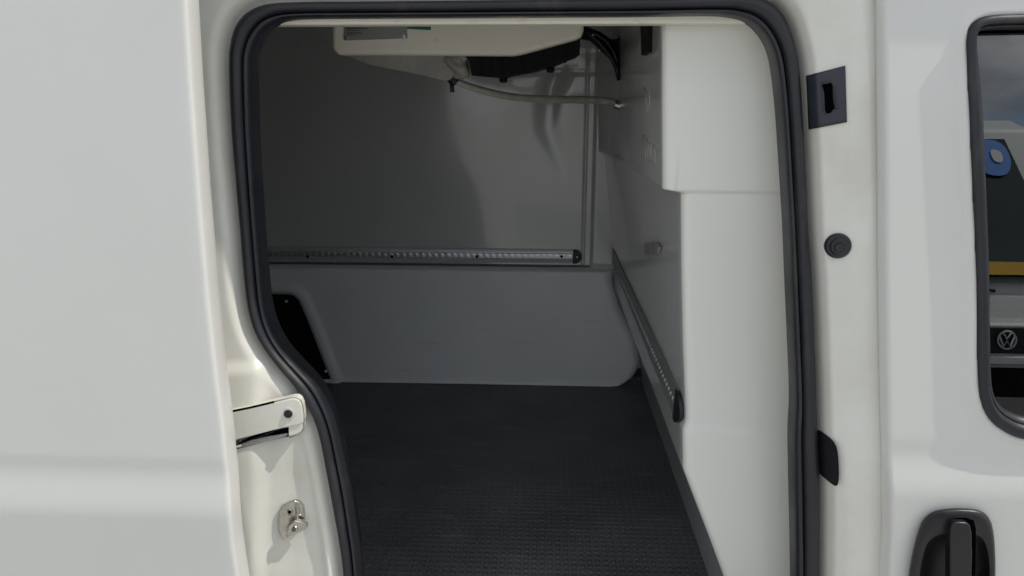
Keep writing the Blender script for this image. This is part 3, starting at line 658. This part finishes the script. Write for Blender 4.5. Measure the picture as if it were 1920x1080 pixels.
bobj('rating_plate', bm, RPm, EV, 'grey metal rating plate with two screws', smooth=False)
bm = bmesh.new(); prism(bm, [P(a, b, y=YE - .001) for a, b in ((760, 30), (762, 54), (808, 56.5), (808, 30))], (0, 0.001, 0)); bobj('green_sticker', bm, M['green'], EV, smooth=False)
# crumpled sealing putty and black clip at the drain outlet
bm = bmesh.new(); q = P(858, 125, y=YE + .06)
bmesh.ops.create_icosphere(bm, subdivisions=4, radius=0.030)
from mathutils import noise as mn
for v in bm.verts:
    v.co *= 1 + 0.35 * mn.noise(v.co * 45); v.co.x *= 0.9; v.co.z = v.co.z * 0.75 + v.co.x * -0.2; v.co.y *= .6
bmesh.ops.translate(bm, verts=bm.verts, vec=tuple(q)); bobj('sealing_tape', bm, M['mottled_grey'], EV, 'crumpled pale tape round the drain outlet')
# corrugated drain hose
hp_ = spline([(846, 150, 0.60), (856, 153, 0.61), (880, 162, 0.66), (910, 171, 0.72), (945, 179, 0.79), (985, 184, 0.87), (1030, 186, 0.95), (1080, 187, 1.03), (1120, 188, 1.08), (1145, 191, 1.10), (1160, 198, 1.085)], 34)
path = [P(r[0], r[1], y=r[2]) for r in hp_]
cum = np.concatenate([[0], np.cumsum([np.linalg.norm(path[i + 1] - path[i]) for i in range(len(path) - 1)])])
tt = np.arange(0, cum[-1], 0.00145); path = np.stack([np.interp(tt, cum, np.array(path)[:, k]) for k in range(3)], 1)
bm = bmesh.new(); tube(bm, path, lambda i: (0.0078 + (0.0024 if (i % 5) < 3 else 0.0)) * (0.68 + 0.32 * min(1, i / 420)), 14)
DH = bobj('drain_hose', bm, M['hose'], VAN, 'beige corrugated drain hose sagging towards the corner')
bm = bmesh.new(); q = P(848, 152, y=.59)
tube(bm, [q + [-.008, 0, .012], q + [-.002, 0, -.002], q + [0.0, 0, -.022]], 0.0045, 10); tube(bm, [q + [-.002, -.002, .006], q + [.008, -.002, -.004]], 0.0105, 14)
bobj('hose_clip', bm, M['black'], DH, smooth=True, autos=40)
bm = bmesh.new(); q = P(1158, 197, y=1.08); tube(bm, [q + [-.008, 0, .002], q + [.010, 0, -.003]], 0.0125, 16); bobj('hose_clamp', bm, M['zinc'], DH, autos=40)
# black gathered cable sleeve in the upper corner
bm = bmesh.new(); pts = [(1085, 42), (1096, 46), (1112, 54), (1130, 62), (1146, 74), (1160, 73), (1164, 60), (1166, 76), (1167, 110), (1164, 150), (1160, 152), (1155, 128), (1148, 112), (1135, 101), (1122, 88), (1108, 75), (1092, 73), (1086, 70)]
prism(bm, [P(a, b, y=1.06) for a, b in pts], (0, 0.05, 0)); CS = bobj('cable_sleeve', bm, M['matte_black'], VAN, 'black cable sleeve in the upper corner by the bulkhead', smooth=False); bevel(CS, .004, 2)
bm = bmesh.new()
tube(bm, [P(a, b, y=1.05) for a, b in ((1088, 50), (1104, 62), (1120, 76), (1134, 92), (1146, 108), (1156, 128), (1161, 150))], 0.006, 8)
tube(bm, [P(a, b, y=1.045) for a, b in ((1096, 52), (1118, 64), (1138, 78), (1152, 100), (1160, 126))], 0.005, 8)
bobj('cable_bundle', bm, M['gloss_black'], CS)
for a, b in ((1112, 65), (1124, 94)):
    bm = bmesh.new(); disc(bm, P(a, b, y=1.045), (0.2, -1, .2), 0.004, 0.003, 10); bobj('cable_clip', bm, M['zinc'], CS)
# slim light bar high on the bulkhead
bm = bmesh.new(); prism(bm, [side_pt(a, b, 0.0) for a, b in ((1209, 40), (1224, 40), (1223, 97), (1211, 104))], (-0.008, 0, 0), 0); o = bobj('light_strip', bm, M['matte_black'], VAN, smooth=False)
# seam line along the bulkhead at the hose end
# ------------------------------------------------------------------ fittings on the door pillar
def patch(name, pts, m, off, thick, parent=VAN, label=None, bev=0, it=0, sub=None):
    p2 = smooth_poly(pts, it) if it else pts
    bm = bmesh.new(); fr = [onb(a, b, -off) for a, b in p2]
    prism(bm, fr, (0, thick, 0)); o = bobj(name, bm, m, parent, label, smooth=False)
    if bev: bevel(o, bev, 3)
    return o
def dens(pts, n=8):
    out = []
    for i in range(len(pts)):
        a, b = np.array(pts[i], float), np.array(pts[(i + 1) % len(pts)], float)
        for k in range(n): out.append(tuple(a + (b - a) * k / n))
    return out
# dark foil patch conforming to the pillar with the latch slot
def quadpatch(name, c4, m, off, parent, label=None, n=14):
    tl, tr, br, bl = [np.array(c, float) for c in c4]; verts = []
    for i in range(n + 1):
        for j in range(n + 1):
            u_, v_ = j / n, i / n; q = (tl * (1 - u_) + tr * u_) * (1 - v_) + (bl * (1 - u_) + br * u_) * v_; verts.append(onb(q[0], q[1], -off))
    f = [(i * (n + 1) + j, i * (n + 1) + j + 1, (i + 1) * (n + 1) + j + 1, (i + 1) * (n + 1) + j) for i in range(n) for j in range(n)]
    o = obj(name, verts, f, m, parent, label); s = o.modifiers.new('s', 'SOLIDIFY'); s.thickness = 0.0008; return o
LPch = quadpatch('latch_patch', [(1512, 142), (1585, 123), (1588, 229), (1517, 243)], M['tape'], 0.0012, VAN, 'dark rectangular patch with a vertical latch slot on the white pillar')
bm = bmesh.new(); slot = [(1541, 158), (1548, 154), (1557, 154), (1561, 159), (1562, 186), (1565, 203), (1557, 212), (1549, 213), (1546, 208), (1545, 175)]
prism(bm, [onb(a, b, -0.0032) for a, b in slot], (0, 0.001, 0)); bobj('latch_slot', bm, M['void'], LPch, smooth=False)
bm = bmesh.new(); tube(bm, [onb(a, b, -0.0038) for a, b in ((1540, 160), (1544, 176), (1545, 206), (1549, 214))], 0.0011, 8); tube(bm, [onb(a, b, -0.0038) for a, b in ((1541, 157), (1549, 155), (1556, 154))], 0.0015, 8)
tube(bm, [onb(a, b, -0.0038) for a, b in ((1563, 160), (1565, 168), (1567, 204))], 0.0008, 8); tube(bm, [onb(a, b, -0.0025) for a, b in ((1566, 205), (1575, 202))], 0.0005, 6)
bobj('slot_rim', bm, M['tape'], LPch)
# round rubber buffer
c = onb(1572, 461); bm = bmesh.new(); nrm = (-0.25, -1, 0.08)
disc(bm, c + np.array([0, 0.004, 0]), nrm, 0.0172, 0.010, 40); disc(bm, c + np.array([-.0012, -.004, 0]), nrm, 0.0115, 0.006, 32); disc(bm, c + np.array([-.0022, -.008, 0]), nrm, 0.0062, 0.006, 24)
bobj('rubber_buffer', bm, M['rubber'], VAN, 'round black rubber buffer on the white pillar', autos=30)
# black guide block
gb = [(1532, 811), (1540, 811), (1558, 824), (1568, 834), (1572, 850), (1574, 885), (1573, 905), (1570, 912), (1563, 912), (1540, 892), (1531, 883), (1531, 840)]
o = patch('guide_block', gb, M['black'], 0.010, 0.016, label='black slanted guide block beside the door seal', bev=0.003, it=1)
# ------------------------------------------------------------------ fittings on the rear pillar
def lbox(px_pts, off, thick, name, m, parent, label=None, bev=0.0, it=0):
    return patch(name, px_pts, m, off, thick, parent, label, bev, it)
k0, k1 = onb(452, 792), onb(548, 782); mk = (k1[1] - k0[1]) / (k1[0] - k0[0])
def cp(px, py, off=0.0): return on(px, py, lambda x, z: k0[1] - 0.011 + mk * 0.6 * (x - k0[0]) + off)
def cpoly(name, pts, m, off, thick, parent, label=None, bev=0, it=0):
    p2 = smooth_poly(pts, it) if it else pts
    bm = bmesh.new(); prism(bm, [cp(a, b, off) for a, b in p2], (0, thick, 0)); o = bobj(name, bm, m, parent, label, smooth=False)
    if bev: bevel(o, bev, 3)
    return o
pc = [(420, 776), (470, 766), (520, 754), (545, 748), (554, 748), (561, 752), (565, 760), (568, 780), (568, 792), (562, 796), (540, 800), (500, 810), (470, 818), (420, 830)]
CP = cpoly('hinge_cover', pc, M['paint_in'], 0.0, 0.02, VAN, 'white cover plate with a black screw on the rear pillar', bev=0.0012)
cpoly('cover_base', [(420, 828), (500, 808), (541, 798), (568, 793), (569, 803), (563, 811), (550, 816), (541, 818), (541, 801), (500, 811), (450, 822), (452, 838), (420, 846)], M['paint_in'], 0.003, 0.018, CP, bev=0.001)
cpoly('cover_slot', [(420, 827), (475, 815), (541, 799), (542, 818), (500, 828), (452, 840), (420, 848)], M['void'], 0.006, 0.004, CP)
cpoly('slide_tongue', [(424, 842), (456, 829), (500, 819), (536, 813), (541, 814), (534, 819), (500, 828), (452, 839), (424, 846)], M['plate'], 0.004, 0.003, CP)
bm = bmesh.new(); tube(bm, [cp(a, b, 0.0012) for a, b in ((425, 773), (470, 764), (514, 753.5))], 0.0016, 8, 0); tube(bm, [cp(a, b, 0.0035) for a, b in ((514, 753.5), (545, 746), (556, 746), (564, 751), (568, 762), (571, 790), (569, 806), (560, 815), (542, 820))], 0.0012, 8, 1)
bobj('cover_gap', bm, [M['void'], M['grime']], CP)
c = cp(541, 775, 0.0); bm = bmesh.new(); disc(bm, c, (0.1, -1, 0), 0.0096, 0.0012, 30, 1); disc(bm, c + np.array([0, -.001, 0]), (0.1, -1, 0), 0.0062, 0.0028, 24, 0); disc(bm, c + np.array([0, -.0036, 0]), (0.1, -1, 0), 0.0032, 0.0012, 6, 2)
bobj('cover_screw', bm, [M['black'], M['paint_in'], M['gloss_black']], CP, autos=30)
# striker
st = [(524, 958), (529, 949), (541, 943), (553, 939), (561, 942), (568, 951), (570, 966), (570, 985), (558, 996), (533, 1013), (527, 1008), (523, 996), (522, 975)]
ST = lbox(st, 0.006, 0.010, 'door_striker', M['zinc'], VAN, 'worn shiny metal striker on the lower rear pillar', bev=0.0012)
bm = bmesh.new(); pg = [onb(a, b, -0.009) for a, b in ((544, 980), (556, 970), (570, 973), (579, 979), (579, 985), (567, 992), (550, 999), (538, 1003))]
prism(bm, pg, (0.0, -0.009, 0)); o = bobj('striker_prong', bm, M['zinc'], ST, smooth=False); bevel(o, .002, 3)
bm = bmesh.new(); disc(bm, onb(543, 960, -0.0055), (0, -1, 0), 0.0058, 0.002, 20, 0); disc(bm, onb(543, 960, -0.0076), (0, -1, 0), 0.0028, 0.0006, 14, 1)
disc(bm, onb(553, 990, -0.016), (-.3, -1, .3), 0.0055, 0.004, 16, 0)
tube(bm, [onb(a, b, -0.0075) for a, b in ((557, 946), (558, 960), (556, 976))], 0.0035, 10, 0)
bobj('striker_bolt', bm, [M['zinc'], M['void']], ST, autos=30)
# paint chips on the door edge

# ------------------------------------------------------------------ a second van across the way, seen mirrored in the side window
PV = empty('parked_van', (2.25, -4.6, 0), 'white van parked opposite, its black grille and windscreen mirrored in the side window', 'van')
YV = -2.75; XC = 2.30; HW = 0.86
side = [(0.0, 0.30), (0.0, 0.99), (-0.03, 1.04), (-0.55, 1.13), (-0.62, 1.15), (-1.22, 2.22), (-1.40, 2.31), (-3.9, 2.36), (-4.1, 2.1), (-4.15, 0.30)]
bm = bmesh.new(); prism(bm, [(XC - HW, YV + a, b) for a, b in side], (2 * HW, 0, 0)); o = bobj('body', bm, M['white2'], PV, smooth=False); bevel(o, 0.05, 4)
ws_ = [(XC - .74, YV - .655, 1.22), (XC + .74, YV - .655, 1.22), (XC + .64, YV - 1.16, 2.12), (XC - .64, YV - 1.16, 2.12)]
M['screen'] = mat('windscreen_glass', (0.03, 0.045, 0.045), 0.04, coat=1.0)
bm = bmesh.new(); prism(bm, [tuple(np.array(p) + [0, .035, .02]) for p in ws_], (0, -0.03, -0.01)); bobj('windscreen', bm, M['screen'], PV, smooth=False)
def fx(name, x0, x1, z0, z1, dy, m, r=.01, parent=PV):
    bm = bmesh.new(); box(bm, XC + x0, XC + x1, YV - 0.02, YV + dy, z0, z1); o = bobj(name, bm, m, parent, smooth=False); bevel(o, r, 3); return o
GR = fx('grille', -.62, .62, 0.885, 1.02, .012, M['black'])
fx('bumper_strip', -.80, .80, 0.83, 0.875, .03, M['chrome'])
fx('lower_grille', -.70, .70, 0.42, 0.815, .015, M['matte_black'])
fx('number_plate', -.26, .26, 0.56, 0.67, .03, M['mottled_grey'])
for sx in (-1, 1):
    fx('headlight', sx * .76 - .12, sx * .76 + .12, 0.87, 1.03, .02, M['headlight'], .03)
    bm = bmesh.new(); disc(bm, (XC + sx * .80, YV - .85, .32), (sx, 0, 0), 0.32, 0.14, 36); bobj('wheel', bm, M['rubber'], PV, autos=40)
    bm = bmesh.new(); box(bm, XC + sx * 1.0 - .09, XC + sx * 1.0 + .09, YV - .85, YV - .75, 1.32, 1.55); o = bobj('wing_mirror', bm, M['black'], PV, smooth=False); bevel(o, .03, 3)
EX, EZ, ER = XC, 0.955, 0.044
bm = bmesh.new()
tube(bm, [(EX + ER * cos(t), YV + .022, EZ + ER * sin(t)) for t in np.linspace(0, 2 * pi, 33)], 0.005, 8)
tube(bm, [(EX - .019, YV + .022, EZ + .036), (EX, YV + .022, EZ + .006), (EX + .019, YV + .022, EZ + .036)], 0.005, 8)
tube(bm, [(EX - .036, YV + .022, EZ + .019), (EX - .017, YV + .022, EZ - .034), (EX, YV + .022, EZ - .004), (EX + .017, YV + .022, EZ - .034), (EX + .036, YV + .022, EZ + .019)], 0.005, 8)
bobj('badge', bm, M['alu'], GR)
def sc(u_, v_, off=.045):
    a = np.array(ws_); return (a[0] * (1 - u_) + a[1] * u_) * (1 - v_) + (a[3] * (1 - u_) + a[2] * u_) * v_ + np.array([0, off, off * .8])
bm = bmesh.new(); prism(bm, smooth_poly([sc(a, b) for a, b in ((.80, .78), (.84, .70), (.93, .70), (.98, .82), (.97, .97), (.82, .98))], 2), (0, -.004, 0)); bobj('blue_film', bm, M['blue'], PV, smooth=False)
bm = bmesh.new(); prism(bm, smooth_poly([sc(a, b, .05) for a, b in ((.885, .80), (.93, .79), (.945, .88), (.89, .90))], 2), (0, -.003, 0)); bobj('white_sticker', bm, M['white2'], PV, smooth=False)
bm = bmesh.new(); prism(bm, [sc(a, b) for a, b in ((.30, .02), (.98, .02), (.98, .10), (.42, .11))], (0, -.004, 0)); bobj('yellow_card', bm, M['yellow'], PV, smooth=False)
for k in (-.3, .3):
    bm = bmesh.new(); tube(bm, [(XC + k, YV - .60, 1.18), (XC + k - .5, YV - .62, 1.26)], .01, 6); bobj('wiper', bm, M['black'], PV)
